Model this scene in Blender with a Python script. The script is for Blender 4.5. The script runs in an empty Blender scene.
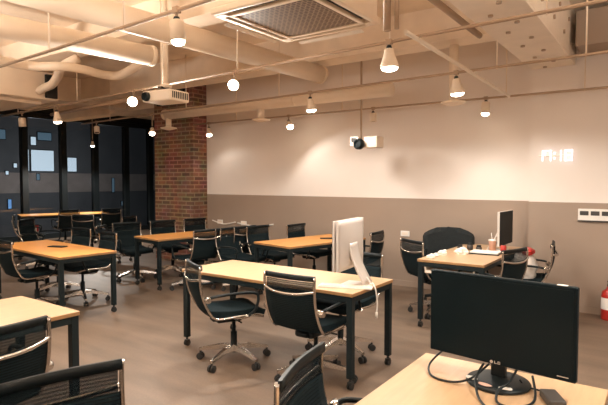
import bpy, bmesh, math, random
from mathutils import Vector, Matrix
random.seed(7)
S = bpy.context.scene
COL = S.collection
PI = math.pi

# ------------------------------------------------------------------ camera
F_PX, CAM_H, PITCH, YAW = 511.0, 1.56, math.radians(2.45), math.radians(35.27)
cd = bpy.data.cameras.new('camera')
cam = bpy.data.objects.new('camera', cd)
COL.objects.link(cam)
cam.location = (0, 0, CAM_H)
cam.rotation_euler = (PI/2 - PITCH, 0, YAW)
cd.sensor_width = 36.0
cd.lens = F_PX/608*36
cd.clip_start = 0.05
S.camera = cam

# ------------------------------------------------------------------ materials
def srgb(r, g, b):
    f = lambda c: (c/12.92 if c <= .04045 else ((c+.055)/1.055)**2.4)
    return (f(r/255), f(g/255), f(b/255), 1)

def nodes_of(m):
    m.use_nodes = True
    nt = m.node_tree
    return nt, nt.nodes['Principled BSDF']

def mat(name, col, rough=.5, metal=0, noise=0, nscale=8, bump=0, coat=0, spec=None, stretch=(1,1,1)):
    m = bpy.data.materials.new(name)
    nt, b = nodes_of(m)
    b.inputs['Base Color'].default_value = col
    b.inputs['Roughness'].default_value = rough
    b.inputs['Metallic'].default_value = metal
    if spec is not None: b.inputs['Specular IOR Level'].default_value = spec
    if coat: b.inputs['Coat Weight'].default_value = coat; b.inputs['Coat Roughness'].default_value = .15
    tc = nt.nodes.new('ShaderNodeTexCoord')
    mp = nt.nodes.new('ShaderNodeMapping'); mp.inputs['Scale'].default_value = stretch
    nt.links.new(tc.outputs['Object'], mp.inputs['Vector'])
    n = nt.nodes.new('ShaderNodeTexNoise'); n.inputs['Scale'].default_value = nscale; n.inputs['Detail'].default_value = 5
    nt.links.new(mp.outputs['Vector'], n.inputs['Vector'])
    if noise:
        r = nt.nodes.new('ShaderNodeValToRGB')
        r.color_ramp.elements[0].position = .3; r.color_ramp.elements[1].position = .7
        r.color_ramp.elements[0].color = tuple(c*(1-noise) for c in col[:3])+(1,)
        r.color_ramp.elements[1].color = tuple(min(1, c*(1+noise)) for c in col[:3])+(1,)
        nt.links.new(n.outputs['Fac'], r.inputs['Fac'])
        nt.links.new(r.outputs['Color'], b.inputs['Base Color'])
    if bump:
        bp = nt.nodes.new('ShaderNodeBump'); bp.inputs['Strength'].default_value = bump; bp.inputs['Distance'].default_value = .01
        nt.links.new(n.outputs['Fac'], bp.inputs['Height'])
        nt.links.new(bp.outputs['Normal'], b.inputs['Normal'])
    return m

def emis(name, col, strength):
    m = bpy.data.materials.new(name)
    nt, b = nodes_of(m)
    b.inputs['Base Color'].default_value = col
    b.inputs['Emission Color'].default_value = col
    b.inputs['Emission Strength'].default_value = strength
    return m

M = {}
M['cream'] = mat('cream wall paint', (.87, .80, .75, 1), .85, noise=.02, nscale=2)
M['taupe'] = mat('taupe wall paint', (.345, .265, .21, 1), .7, noise=.03, nscale=2)
M['ceiling'] = mat('cream sprayed concrete', (.88, .75, .61, 1), .9, noise=.08, nscale=3, bump=.1)
M['duct'] = mat('cream painted metal', (.88, .75, .61, 1), .55, noise=.03, nscale=4)
M['beam'] = mat('painted steel', (.86, .75, .63, 1), .6, noise=.04, nscale=5)
M['pipe'] = mat('cream pipe paint', (.42, .30, .21, 1), .5, noise=.04, nscale=6)
M['white_trim'] = mat('off white plastic', (.86, .76, .65, 1), .4)
M['dark_plaster'] = mat('charcoal plaster', (.022, .028, .032, 1), .7, noise=.1)
M['frame'] = mat('dark window metal', (.012, .017, .02, 1), .45, metal=.2)
M['black'] = mat('black powder coat', (.010, .0165, .0195, 1), .5, spec=.2)
M['fabric'] = mat('black mesh fabric', (.0085, .016, .020, 1), .9, noise=.25, nscale=120, spec=.1)
M['plastic'] = mat('black plastic', (.008, .012, .014, 1), .45, spec=.2)
M['rubber'] = mat('dark rubber', (.018, .018, .018, 1), .6)
M['gloss'] = mat('black glossy screen', (.0045, .0105, .0145, 1), .4, spec=.10)
M['chrome'] = mat('polished aluminium', (.62, .58, .54, 1), .22, metal=1)
M['alu'] = mat('silver aluminium', (.80, .76, .72, 1), .38, metal=.6)
M['alu_back'] = mat('satin silver', (.66, .61, .57, 1), .45, metal=.2)
M['white'] = mat('white plastic', (.85, .82, .78, 1), .35)
M['paper'] = mat('paper', (.88, .85, .80, 1), .8)
M['wood_pale_lit'] = mat('wood laminate in pale light', (.58, .385, .225, 1), .38, noise=.07, nscale=5, stretch=(9, 1, 1), coat=.15)  # desks in whiter light; that light is put into the wood colour
M['wood_warm_lit'] = mat('wood laminate in warm light', (.74, .34, .09, 1), .4, noise=.12, nscale=5, stretch=(9, 1, 1))  # same wood under warmer light, painted in as an orange tone
M['edge'] = mat('wood edge band', (.36, .20, .085, 1), .5)
M['red'] = mat('red paint', (.42, .025, .018, 1), .35)
M['pink'] = mat('pink paper cup', (.80, .50, .40, 1), .5)
M['cloth'] = mat('white cotton', (.82, .76, .70, 1), .9, noise=.06, nscale=20, bump=.3)
M['coat'] = mat('black wool', (.010, .014, .016, 1), .95, noise=.3, nscale=60)
M['grey'] = mat('dark grey plastic', (.05, .045, .042, 1), .5)
M['slot'] = mat('dark air slot', (.02, .02, .02, 1), .8)
M['lens_on'] = emis('lit lamp', (1, .86, .66, 1), 22)
M['bulb_on'] = emis('bright lamp', (1, .84, .62, 1), 60)
M['led'] = emis('white led', (1, .96, 1, 1), 1.5)
M['lit_window'] = emis('lit window across the street', (.85, .95, 1, 1), .95)
M['lit_blue'] = emis('blue lit sign', (.25, .5, .9, 1), .8)
M['lit_dim'] = emis('dim lit window', (.3, .45, .55, 1), .22)
M['facade'] = mat('street-lit concrete facade', (.62, .50, .42, 1), .9, noise=.1, nscale=2)  # brown band where street light falls, put into the wall colour
M['facade_dark'] = mat('unlit facade', (.22, .215, .21, 1), .8, noise=.1, nscale=1)  # same wall painted dark outside the lit band; also the street ground
M['car_paint'] = mat('dark blue paint', (.02, .03, .07, 1), .3)

# floor: warm brown worn vinyl with faint streaks
def floor_mat():
    m = bpy.data.materials.new('brown floor vinyl'); nt, b = nodes_of(m)
    tc = nt.nodes.new('ShaderNodeTexCoord')
    mp = nt.nodes.new('ShaderNodeMapping'); mp.inputs['Scale'].default_value = (.5, 2.2, 1)
    n1 = nt.nodes.new('ShaderNodeTexNoise'); n1.inputs['Scale'].default_value = 2.2; n1.inputs['Detail'].default_value = 6
    n2 = nt.nodes.new('ShaderNodeTexNoise'); n2.inputs['Scale'].default_value = 60; n2.inputs['Detail'].default_value = 2
    nt.links.new(tc.outputs['Object'], mp.inputs['Vector']); nt.links.new(mp.outputs['Vector'], n1.inputs['Vector'])
    nt.links.new(tc.outputs['Object'], n2.inputs['Vector'])
    mx = nt.nodes.new('ShaderNodeMath'); mx.operation = 'MULTIPLY_ADD'; mx.inputs[1].default_value = .35
    nt.links.new(n2.outputs['Fac'], mx.inputs[0]); nt.links.new(n1.outputs['Fac'], mx.inputs[2])
    r = nt.nodes.new('ShaderNodeValToRGB')
    r.color_ramp.elements[0].position = .45; r.color_ramp.elements[1].position = .9
    r.color_ramp.elements[0].color = (.125, .088, .063, 1); r.color_ramp.elements[1].color = (.205, .146, .106, 1)
    nt.links.new(mx.outputs[0], r.inputs['Fac']); nt.links.new(r.outputs['Color'], b.inputs['Base Color'])
    b.inputs['Roughness'].default_value = .5
    return m
M['floor'] = floor_mat()

def brick_mat():
    m = bpy.data.materials.new('old red brick'); nt, b = nodes_of(m)
    tc = nt.nodes.new('ShaderNodeTexCoord'); sp = nt.nodes.new('ShaderNodeSeparateXYZ')
    nt.links.new(tc.outputs['Object'], sp.inputs[0])
    ad = nt.nodes.new('ShaderNodeMath'); ad.operation = 'ADD'
    nt.links.new(sp.outputs['X'], ad.inputs[0]); nt.links.new(sp.outputs['Y'], ad.inputs[1])
    cb = nt.nodes.new('ShaderNodeCombineXYZ'); nt.links.new(ad.outputs[0], cb.inputs['X']); nt.links.new(sp.outputs['Z'], cb.inputs['Y'])
    br = nt.nodes.new('ShaderNodeTexBrick')
    br.inputs['Scale'].default_value = 1
    br.inputs['Brick Width'].default_value = .23; br.inputs['Row Height'].default_value = .078; br.inputs['Mortar Size'].default_value = .012
    br.inputs['Color1'].default_value = (.30, .125, .072, 1); br.inputs['Color2'].default_value = (.14, .07, .05, 1)
    br.inputs['Mortar'].default_value = (.36, .225, .145, 1)
    nt.links.new(cb.outputs[0], br.inputs['Vector'])
    no = nt.nodes.new('ShaderNodeTexNoise'); no.inputs['Scale'].default_value = 3; no.inputs['Detail'].default_value = 4
    nt.links.new(tc.outputs['Object'], no.inputs['Vector'])
    mx = nt.nodes.new('ShaderNodeMix'); mx.data_type = 'RGBA'; mx.blend_type = 'OVERLAY'
    mx.inputs['Factor'].default_value = .8
    nt.links.new(br.outputs['Color'], mx.inputs['A']); nt.links.new(no.outputs['Color'], mx.inputs['B'])
    hs = nt.nodes.new('ShaderNodeHueSaturation'); hs.inputs['Saturation'].default_value = .9
    nt.links.new(mx.outputs['Result'], hs.inputs['Color'])
    nt.links.new(hs.outputs['Color'], b.inputs['Base Color'])
    bp = nt.nodes.new('ShaderNodeBump'); bp.invert = True; bp.inputs['Strength'].default_value = .8; bp.inputs['Distance'].default_value = .01
    nt.links.new(br.outputs['Fac'], bp.inputs['Height']); nt.links.new(bp.outputs['Normal'], b.inputs['Normal'])
    b.inputs['Roughness'].default_value = .9
    return m
M['brick'] = brick_mat()

def grille_mat():
    m = bpy.data.materials.new('woven intake grille'); nt, b = nodes_of(m)
    tc = nt.nodes.new('ShaderNodeTexCoord')
    br = nt.nodes.new('ShaderNodeTexBrick'); br.inputs['Scale'].default_value = 1
    br.inputs['Brick Width'].default_value = .044; br.inputs['Row Height'].default_value = .025; br.inputs['Mortar Size'].default_value = .0055
    br.inputs['Color1'].default_value = (.06, .04, .03, 1); br.inputs['Color2'].default_value = (.085, .055, .04, 1)
    br.inputs['Mortar'].default_value = (.34, .24, .165, 1); b.inputs['Specular IOR Level'].default_value = .1
    nt.links.new(tc.outputs['Object'], br.inputs['Vector']); nt.links.new(br.outputs['Color'], b.inputs['Base Color'])
    b.inputs['Roughness'].default_value = .6
    return m
M['grille'] = grille_mat()

def mesh_mat(nm, a0, a1):
    m = bpy.data.materials.new(nm); nt, b = nodes_of(m)
    b.inputs['Base Color'].default_value = (.010, .0175, .021, 1); b.inputs['Roughness'].default_value = .9; b.inputs['Specular IOR Level'].default_value = .1
    tc = nt.nodes.new('ShaderNodeTexCoord'); w = nt.nodes.new('ShaderNodeTexWave')
    w.bands_direction = 'Z'; w.inputs['Scale'].default_value = 22; w.inputs['Distortion'].default_value = 0
    nt.links.new(tc.outputs['Object'], w.inputs['Vector'])
    mr = nt.nodes.new('ShaderNodeMapRange'); mr.inputs['To Min'].default_value = a0; mr.inputs['To Max'].default_value = a1
    nt.links.new(w.outputs['Fac'], mr.inputs['Value'])
    nt.links.new(mr.outputs['Result'], b.inputs['Alpha'])
    return m
M['mesh'] = mesh_mat('see-through black mesh', .55, .8)
M['dense'] = mesh_mat('tight black mesh', .92, 1.0)

def glass_mat():
    m = bpy.data.materials.new('window glass'); m.use_nodes = True; nt = m.node_tree
    nt.nodes.clear()
    out = nt.nodes.new('ShaderNodeOutputMaterial'); mix = nt.nodes.new('ShaderNodeMixShader')
    tr = nt.nodes.new('ShaderNodeBsdfTransparent'); tr.inputs['Color'].default_value = (.74, .79, .83, 1)
    gl = nt.nodes.new('ShaderNodeBsdfGlossy'); gl.inputs['Roughness'].default_value = .03
    fr = nt.nodes.new('ShaderNodeFresnel'); fr.inputs['IOR'].default_value = 1.5
    nt.links.new(fr.outputs[0], mix.inputs[0]); nt.links.new(tr.outputs[0], mix.inputs[1]); nt.links.new(gl.outputs[0], mix.inputs[2])
    nt.links.new(mix.outputs[0], out.inputs[0])
    return m
M['glass'] = glass_mat()

# ------------------------------------------------------------------ mesh helpers
class MB:
    def __init__(s): s.bm = bmesh.new(); s.mi = 0
    def _done(s, fs):
        for f in fs: f.material_index = s.mi
        return s
    def box(s, lo, hi, bev=0, rz=0, rot=None, pivot=None, seg=2):
        t = bmesh.new()
        bmesh.ops.create_cube(t, size=1)
        lo, hi = Vector(lo), Vector(hi)
        c, d = (lo+hi)/2, hi-lo
        for v in t.verts: v.co = Vector((v.co.x*d.x, v.co.y*d.y, v.co.z*d.z))
        if bev: bmesh.ops.bevel(t, geom=list(t.edges), offset=bev, segments=seg, affect='EDGES', profile=.5)
        Rm = rot if rot is not None else Matrix.Rotation(rz, 3, 'Z')
        for v in t.verts: v.co = Rm @ v.co + c
        return s.merge(t)
    def merge(s, t):
        n0 = len(s.bm.verts)
        mp = {}
        for v in t.verts: mp[v] = s.bm.verts.new(v.co)
        for f in t.faces:
            try: g = s.bm.faces.new([mp[v] for v in f.verts]); g.material_index = s.mi; g.smooth = f.smooth
            except ValueError: pass
        t.free(); return s
    def tube(s, pts, r, seg=10, smooth=0, flat=None, closed=False):
        pts = [Vector(p) for p in pts]
        if smooth:
            out = []
            n = len(pts)
            for i in range(n-1):
                p0, p1, p2, p3 = pts[max(i-1, 0)], pts[i], pts[i+1], pts[min(i+2, n-1)]
                for k in range(smooth):
                    t = k/smooth
                    out.append(.5*((2*p1)+(-p0+p2)*t+(2*p0-5*p1+4*p2-p3)*t*t+(-p0+3*p1-3*p2+p3)*t**3))
            out.append(pts[-1]); pts = out
        rs = r if isinstance(r, (list, tuple)) else None
        n = len(pts); rings = []; prev = None
        for i, p in enumerate(pts):
            d = (pts[min(i+1, n-1)]-pts[max(i-1, 0)]).normalized()
            if prev is None:
                a = Vector((0, 0, 1)) if abs(d.z) < .9 else Vector((1, 0, 0))
                u = d.cross(a).normalized()
            else:
                u = (prev-d*prev.dot(d)).normalized()
            prev = u; w = d.cross(u)
            rr = (rs[0]+(rs[1]-rs[0])*i/(n-1)) if rs else r
            fl = flat if flat else 1
            rings.append([s.bm.verts.new(p+u*math.cos(2*PI*k/seg)*rr+w*math.sin(2*PI*k/seg)*rr*fl) for k in range(seg)])
        fs = []
        for a, b in zip(rings, rings[1:]):
            for k in range(seg):
                f = s.bm.faces.new((a[k], a[(k+1) % seg], b[(k+1) % seg], b[k])); f.smooth = True; fs.append(f)
        fs.append(s.bm.faces.new(rings[0][::-1])); fs.append(s.bm.faces.new(rings[-1]))
        return s._done(fs)
    def lathe(s, prof, c=(0, 0, 0), seg=24, rot=None, cap=True):
        c = Vector(c); Rm = rot or Matrix.Identity(3); rings = []; fs = []
        for r, z in prof:
            rings.append([s.bm.verts.new(c+Rm @ Vector((r*math.cos(2*PI*k/seg), r*math.sin(2*PI*k/seg), z))) for k in range(seg)])
        for a, b in zip(rings, rings[1:]):
            for k in range(seg):
                f = s.bm.faces.new((a[k], a[(k+1) % seg], b[(k+1) % seg], b[k])); f.smooth = True; fs.append(f)
        if cap:
            fs.append(s.bm.faces.new(rings[0][::-1])); fs.append(s.bm.faces.new(rings[-1]))
        return s._done(fs)
    def sheet(s, fn, nu, nv, thick):
        """closed slab following fn(u,v)->point, offset by thick along the normal"""
        P = [[Vector(fn(i/nu, j/nv)) for j in range(nv+1)] for i in range(nu+1)]
        def nrm(i, j):
            a = P[min(i+1, nu)][j]-P[max(i-1, 0)][j]; b = P[i][min(j+1, nv)]-P[i][max(j-1, 0)]
            return a.cross(b).normalized()
        A = [[s.bm.verts.new(P[i][j]) for j in range(nv+1)] for i in range(nu+1)]
        B = [[s.bm.verts.new(P[i][j]-nrm(i, j)*thick) for j in range(nv+1)] for i in range(nu+1)]
        fs = []
        for i in range(nu):
            for j in range(nv):
                fs.append(s.bm.faces.new((A[i][j], A[i+1][j], A[i+1][j+1], A[i][j+1])))
                fs.append(s.bm.faces.new((B[i][j+1], B[i+1][j+1], B[i+1][j], B[i][j])))
        for f in fs: f.smooth = True
        for i in range(nu):
            fs.append(s.bm.faces.new((A[i+1][0], A[i][0], B[i][0], B[i+1][0])))
            fs.append(s.bm.faces.new((A[i][nv], A[i+1][nv], B[i+1][nv], B[i][nv])))
        for j in range(nv):
            fs.append(s.bm.faces.new((A[0][j], A[0][j+1], B[0][j+1], B[0][j])))
            fs.append(s.bm.faces.new((A[nu][j+1], A[nu][j], B[nu][j], B[nu][j+1])))
        return s._done(fs)
    def xf(s, mtx):
        for v in s.bm.verts: v.co = mtx @ v.co
        return s
    def build(s, name, mats, parent=None, loc=(0, 0, 0), rot=(0, 0, 0)):
        bmesh.ops.recalc_face_normals(s.bm, faces=list(s.bm.faces))
        me = bpy.data.meshes.new(name); s.bm.to_mesh(me); s.bm.free()
        for m in (mats if isinstance(mats, (list, tuple)) else [mats]): me.materials.append(m)
        o = bpy.data.objects.new(name, me); COL.objects.link(o)
        o.location = loc; o.rotation_euler = rot
        if parent: o.parent = parent
        return o

def tag(o, label=None, cat=None, group=None, kind=None):
    if label: o['label'] = label
    if cat: o['category'] = cat
    if group: o['group'] = group
    if kind: o['kind'] = kind
    return o
def empty(name, loc, rz=0, label=None, cat=None, group=None):
    o = bpy.data.objects.new(name, None); COL.objects.link(o)
    o.empty_display_size = .05
    o.location = loc; o.rotation_euler = (0, 0, rz)
    return tag(o, label, cat, group)
def copy_tree(o, parent=None):
    c = o.copy(); COL.objects.link(c)
    if parent: c.parent = parent
    for ch in KIDS.get(o.name, [k for k in o.children]): copy_tree(ch, c)
    return c
KIDS = {}
def struct(o): o['kind'] = 'structure'; return o
def rz3(deg): return Matrix.Rotation(math.radians(deg), 3, 'Z')

# ------------------------------------------------------------------ the room
XW, YB, YR, XB = -13.6, 7.0, 6.8, -7.25      # window wall, back wall, right wall plane, brick column's right face
XR, YF, ZC = 4.2, -4.6, 3.5
struct(MB().box((XW-.2, YF-.2, -.12), (XR+.2, 11.3, 0)).build('floor', M['floor']))
struct(MB().box((XW-.2, YF-.2, ZC), (XR+.2, 11.3, ZC+.15)).build('ceiling', M['ceiling']))
ZT = 1.30
def painted_wall(name, lo, hi):
    b = MB(); b.mi = 0; b.box((lo[0], lo[1], ZT), (hi[0], hi[1], ZC)); b.mi = 1; b.box((lo[0], lo[1], 0), (hi[0], hi[1], ZT))
    return struct(b.build(name, [M['cream'], M['taupe']]))
painted_wall('wall_back', (-8.2, YB, 0), (-1.3, YB+.25, 0))
painted_wall('wall_back_right', (-1.385, YR, 0), (XR, YR+.45, 0))
painted_wall('wall_right', (XR, YF, 0), (XR+.2, YR+.4, 0))
painted_wall('wall_front', (XW, YF-.2, 0), (XR+.2, YF, 0))
struct(MB().box((-8.2, YB+.25, 0), (-8.0, 11.2, ZC)).build('wall_alcove', M['dark_plaster']))
struct(MB().box((XW, 11.0, 0), (-8.0, 11.2, ZC)).build('wall_far', M['dark_plaster']))
struct(MB().box((-8.35, 6.64, 0), (XB, YB+.25, ZC)).build('wall_brick_column', M['brick']))
struct(MB().box((-8.2, YB-.012, 0), (-1.39, YB, .08)).build('baseboard_back', M['taupe']))
struct(MB().box((-1.385, YR-.012, 0), (XR, YR, .08)).build('baseboard_right', M['taupe']))
# louvred dark opening over the brick column
b = MB(); b.mi = 0; b.box((-8.2, 6.58, 3.02), (-7.4, 6.64, 3.42)); b.mi = 1
for k in range(7): b.box((-8.16, 6.565, 3.05+k*.052), (-7.44, 6.6, 3.075+k*.052))
tag(b.build('vent_grille', [M['slot'], M['frame']]), 'dark louvred vent grille high on the brick column', 'vent')

# windows along the far left wall
MUL = [-4.4, -3.3, -2.2, -1.1, 0.0, 1.1, 2.2, 3.3, 4.5, 5.55, 6.64, 7.69, 8.66, 9.70, 10.60, 11.0]
for i in range(len(MUL)-1):
    y0, y1 = MUL[i], MUL[i+1]
    w = empty('window_%d' % (i+1), (XW, (y0+y1)/2, 0)); struct(w)
    h = (y1-y0)/2
    b = MB(); t = .075
    b.box((-.06, -h, 0), (.10, -h+t, 3.32)); b.box((-.06, h-t, 0), (.10, h, 3.32))
    b.box((-.05, -h+t, 0), (.09, h-t, .14)); b.box((-.05, -h+t, 3.2), (.09, h-t, 3.32))
    b.build('window_frame', M['frame'], w)
    MB().box((-.012, -h+t, .14), (0, h-t, 3.2)).build('window_pane', M['glass'], w)
struct(MB().box((XW-.15, YF, 3.32), (XW+.15, 11.0, ZC)).build('trim_window_head', M['frame']))

# street outside: a lit facade opposite, seen through the panes
struct(MB().box((-34, -14, -3.4), (-14.4, 34, -3.2)).build('ground_street', M['facade_dark']))
fb = empty('building', (-26, 12, -3.2), 0, 'dim concrete building across the street behind the windows', 'building')
b = MB(); b.mi = 1; b.box((-2, -18, 0), (0, 16, 4.15)); b.mi = 0; b.box((-2, -18, 4.15), (.05, 16, 5.15)); b.mi = 1; b.box((-2, -18, 5.15), (0, 16, 14)); b.build('wall', [M['facade'], M['facade_dark']], fb)
def opening(y0, y1, z0, z1, m):
    p = MB().box((0, y0-12, z0+3.2), (.06, y1-12, z1+3.2)).build('lit_pane', M[m], fb)
    MB().box((-.01, y0-12.03, z0+3.17), (.055, y1-11.97, z1+3.23)).build('window_frame', M['frame'], p)
for q in ((13.05, 14.2, 2.05, 3.1, 'lit_window'), (14.95, 15.45, 2.05, 2.78, 'lit_window'), (12.84, 12.93, 2.05, 3.1, 'lit_window'), (13.05, 13.3, 3.35, 3.75, 'lit_window'), (13.4, 14.1, 3.62, 4.0, 'lit_dim'),
          (11.55, 11.85, 3.55, 4.0, 'lit_dim'), (11.82, 11.95, 1.85, 2.02, 'lit_window'), (12.2, 12.35, 2.2, 2.4, 'lit_window'), (13.3, 13.45, 1.6, 1.9, 'lit_dim'), (11.9, 12.05, .2, .65, 'lit_blue'), (17.6, 17.75, .9, 1.7, 'lit_dim'), (18.2, 18.5, .1, .35, 'lit_dim')): opening(*q)

# street light on the facade; its brown strip is also in the wall colour
def point(name, loc, e, col=(1, .8, .6), r=.1):
    l = bpy.data.lights.new(name, 'POINT'); l.energy = e; l.color = col; l.shadow_soft_size = r
    o = bpy.data.objects.new(name, l); COL.objects.link(o); o.location = loc; return o
for yy in (11.2, 14.2): point('street_lamp_light', (-22.5, yy, 1.5), 120, (.9, .85, .85), .3)

# ------------------------------------------------------------------ ceiling structure
# bolted steel beam, along Y on the right
b = MB()
b.mi = 0; b.box((-1.38, -4.5, 2.92), (-.90, YR, 2.95), .004); b.box((-1.38, -4.5, 2.95), (-1.36, YR, ZC)); b.box((-.92, -4.5, 2.95), (-.90, YR, ZC))
bo = struct(b.build('ceiling_beam', M['beam']))
bolts = MB()
for k in range(22):
    y = .6+k*.29
    for x in (-1.21, -1.07): 
        if (k+int(x < -1.1)) % 2 == 0: bolts.lathe([(.022, 2.905), (.022, 2.922)], (x, y, 0), 10)
    for z in (3.10, 3.3):
        if (k+int(z > 3.2)) % 2 == 0: bolts.lathe([(.022, 0), (.022, .018)], (-.902, y+.1, z), 10, Matrix.Rotation(PI/2, 3, 'Y'))
tag(bolts.build('bolts', M['pipe'], bo), 'rows of bolt heads', kind='stuff')
struct(MB().box((-11.6, 5.6, 3.12), (-1.4, 5.95, ZC)).build('ceiling_beam', M['ceiling']))
struct(MB().box((-11.6, 3.6, 3.2), (-1.4, 3.9, ZC)).build('ceiling_beam', M['ceiling']))
struct(MB().box((-11.6, 1.2, 3.2), (-1.4, 1.5, ZC)).build('ceiling_beam', M['ceiling']))
struct(MB().box((-9.6, -4.4, 3.05), (-9.2, 6.6, ZC)).build('ceiling_beam', M['ceiling']))
struct(MB().box((-12.2, 6.7, 3.02), (-8.36, 7.05, ZC)).build('ceiling_beam', M['ceiling']))
# dark recess box at the far right of the beam
tag(MB().box((-.84, 6.3, 3.02), (.9, YR-.003, 3.40), .01).build('duct_box', M['taupe']), 'taupe boxed duct against the right wall beside the steel beam', 'duct')

def dirline(p, q, r, name, m, label, cat, group=None, seg=18, ends=True):
    p, q = Vector(p), Vector(q); d = (q-p).normalized()
    o = MB().tube([p, q], r, seg).build(name, m)
    tag(o, label, cat, group)
    if ends:
        f = MB().tube([q-d*.05, q], r*1.07, seg); f.build('end_collar', m, o)
        n = int((q-p).length/1.5)
        for k in range(1, n):
            c = p+d*(1.5*k)
            MB().tube([c-d*.012, c+d*.012], r*1.05, seg).build('joint_ring', m, o)
    return o
DUCTS = 'cream air ducts running away from us'
dirline((-5.08, .3, 2.92), (-4.61, 3.66, 2.92), .105, 'round_duct', M['duct'], 'cream round air duct at upper left ending by the ceiling projector pole', 'duct', DUCTS)
dirline((-3.99, .3, 2.98), (-3.81, 5.78, 2.98), .115, 'round_duct', M['duct'], 'cream round air duct passing behind the square ceiling air conditioner', 'duct', DUCTS)
dirline((-2.85, 5.95, 2.71), (-7.2, 5.95, 2.71), .085, 'round_duct', M['duct'], 'narrow cream air duct running across in front of the back wall', 'duct')

def air_valve(loc, top, label):
    e = empty('air_valve', loc, 0, label, 'air vent', 'round air valves under the ducts')
    MB().lathe([(.05, .02), (.05, top)], seg=18).build('neck', M['duct'], e)
    MB().lathe([(.03, -.03), (.11, -.012), (.14, 0), (.14, .012), (.05, .03)], seg=24).build('disc', M['duct'], e)
    return e
air_valve((-7.1, 5.95, 2.47), .17, 'round cream air valve hanging at the end of the narrow duct by the brick column')
air_valve((-5.0, 5.95, 2.47), .17, 'round cream air valve under the narrow duct in front of the pale wall')
ev = air_valve((-1.99, 5.75, 2.44), .65, 'round cream air valve behind the lit spotlight near the steel beam')

# fan coil unit and flexible pipes at upper left
e = empty('fan_coil_unit', (-8.3, 3.75, 2.78), 0, 'cream box fan coil unit hung from the ceiling at upper left', 'air conditioner')
MB().box((-1.0, -1.6, 0), (.62, .55, .42), .015).build('casing', M['duct'], e)
MB().box((.60, .34, .03), (.66, .52, .38), .01).build('dark_outlet', M['slot'], e)
MB().box((-.9, -1.5, -.05), (.4, .4, 0), .01).build('drip_tray', M['duct'], e)
o = MB().tube([(-6.3, .4, 2.9), (-6.26, 2.77, 2.93), (-6.22, 3.18, 2.93), (-5.95, 3.38, 2.93), (-5.9, 3.62, 2.93), (-5.97, 3.9, 2.93), (-5.9, 4.09, 2.93), (-5.61, 4.07, 2.95), (-5.15, 3.93, 2.99), (-4.98, 3.95, 3.1)], .055, 12, 6).build('insulated_pipe', M['duct'])
tag(o, 'long wavy cream insulated pipe between the left duct and the window side', 'pipe')
o = MB().tube([(-7.66, 4.0, 2.90), (-7.46, 3.97, 2.92), (-7.22, 3.95, 2.94), (-6.79, 3.8, 2.98), (-6.4, 3.63, 3.02), (-6.2, 3.75, 3.14)], .06, 12, 6).build('flexible_duct', M['duct'])
tag(o, 'bent cream flexible duct coming out of the fan coil unit', 'duct')
# thin conduits
def conduit(pts, r, label, m='pipe', smooth=0):
    return tag(MB().tube(pts, r, 8, smooth).build('conduit', M[m]), label, 'pipe')
conduit([(-1.57, 3.50, 2.64), (-1.60, 6.66, 2.60)], .017, 'pale conduit joining the light tracks beside the steel beam', 'beam')
conduit([(-9.0, 4.9, 2.74), (-5.9, 4.6, 2.74)], .03, 'thin cream conduit below the fan coil unit')
conduit([(-1.60, 3.6, 3.05), (-1.60, 5.4, 3.05)], .03, 'thin dark conduit beside the steel beam')

conduit([(-1.95, 2.65, 3.05), (-1.40, 2.66, 3.05)], .035, 'short brown pipe above the light track right of the air conditioner')
conduit([(-1.95, 2.95, 3.12), (-1.40, 2.97, 3.12)], .03, 'second short brown pipe above the light track, behind the other')
for k, (x, dy) in enumerate(((-1.70, -.03), (-1.62, -.035))):
    conduit([(x, 3.49+dy, 2.66), (x, 3.49+dy, ZC)], .018 if k else .03, ('thick upright hanger pipe right of the air conditioner', 'thin upright hanger pipe beside the thick one')[k])
# light tracks: a rail with drop rods
def track(p, q, rods, label):
    p, q = Vector(p), Vector(q)
    o = MB().tube([p, q], .014, 8).build('light_track', M['pipe'])
    tag(o, label, 'light track', 'light tracks under the ceiling')
    for t in rods:
        c = p.lerp(q, t)
        MB().tube([(c.x, c.y, c.z-.02), (c.x, c.y, ZC)], .007, 8).build('drop_rod', M['duct'], o)
    return lambda x: p+(q-p)*((x-p.x)/(q.x-p.x))
TA = track((-6.5, 2.43, 2.66), (3.5, 2.0, 2.66), (.1, .22, .33, .55, .8), 'cream light track nearest to us, crossing the upper left corner')
TB = track((-9.3, 4.20, 2.66), (3.5, 3.42, 2.66), (.05, .2, .45, .585, .675, .8), 'cream light track passing the air conditioner and the bright lamps')
TC = track((-9.3, 5.66, 2.66), (3.5, 4.86, 2.66), (.08, .25, .4, .62, .68, .85), 'cream light track in the middle of the ceiling, third from us')
TD = track((-7.2, 6.62, 2.60), (3.5, 6.66, 2.60), (.1, .3, .52, .6, .8), 'cream light track closest to the back wall')

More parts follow.
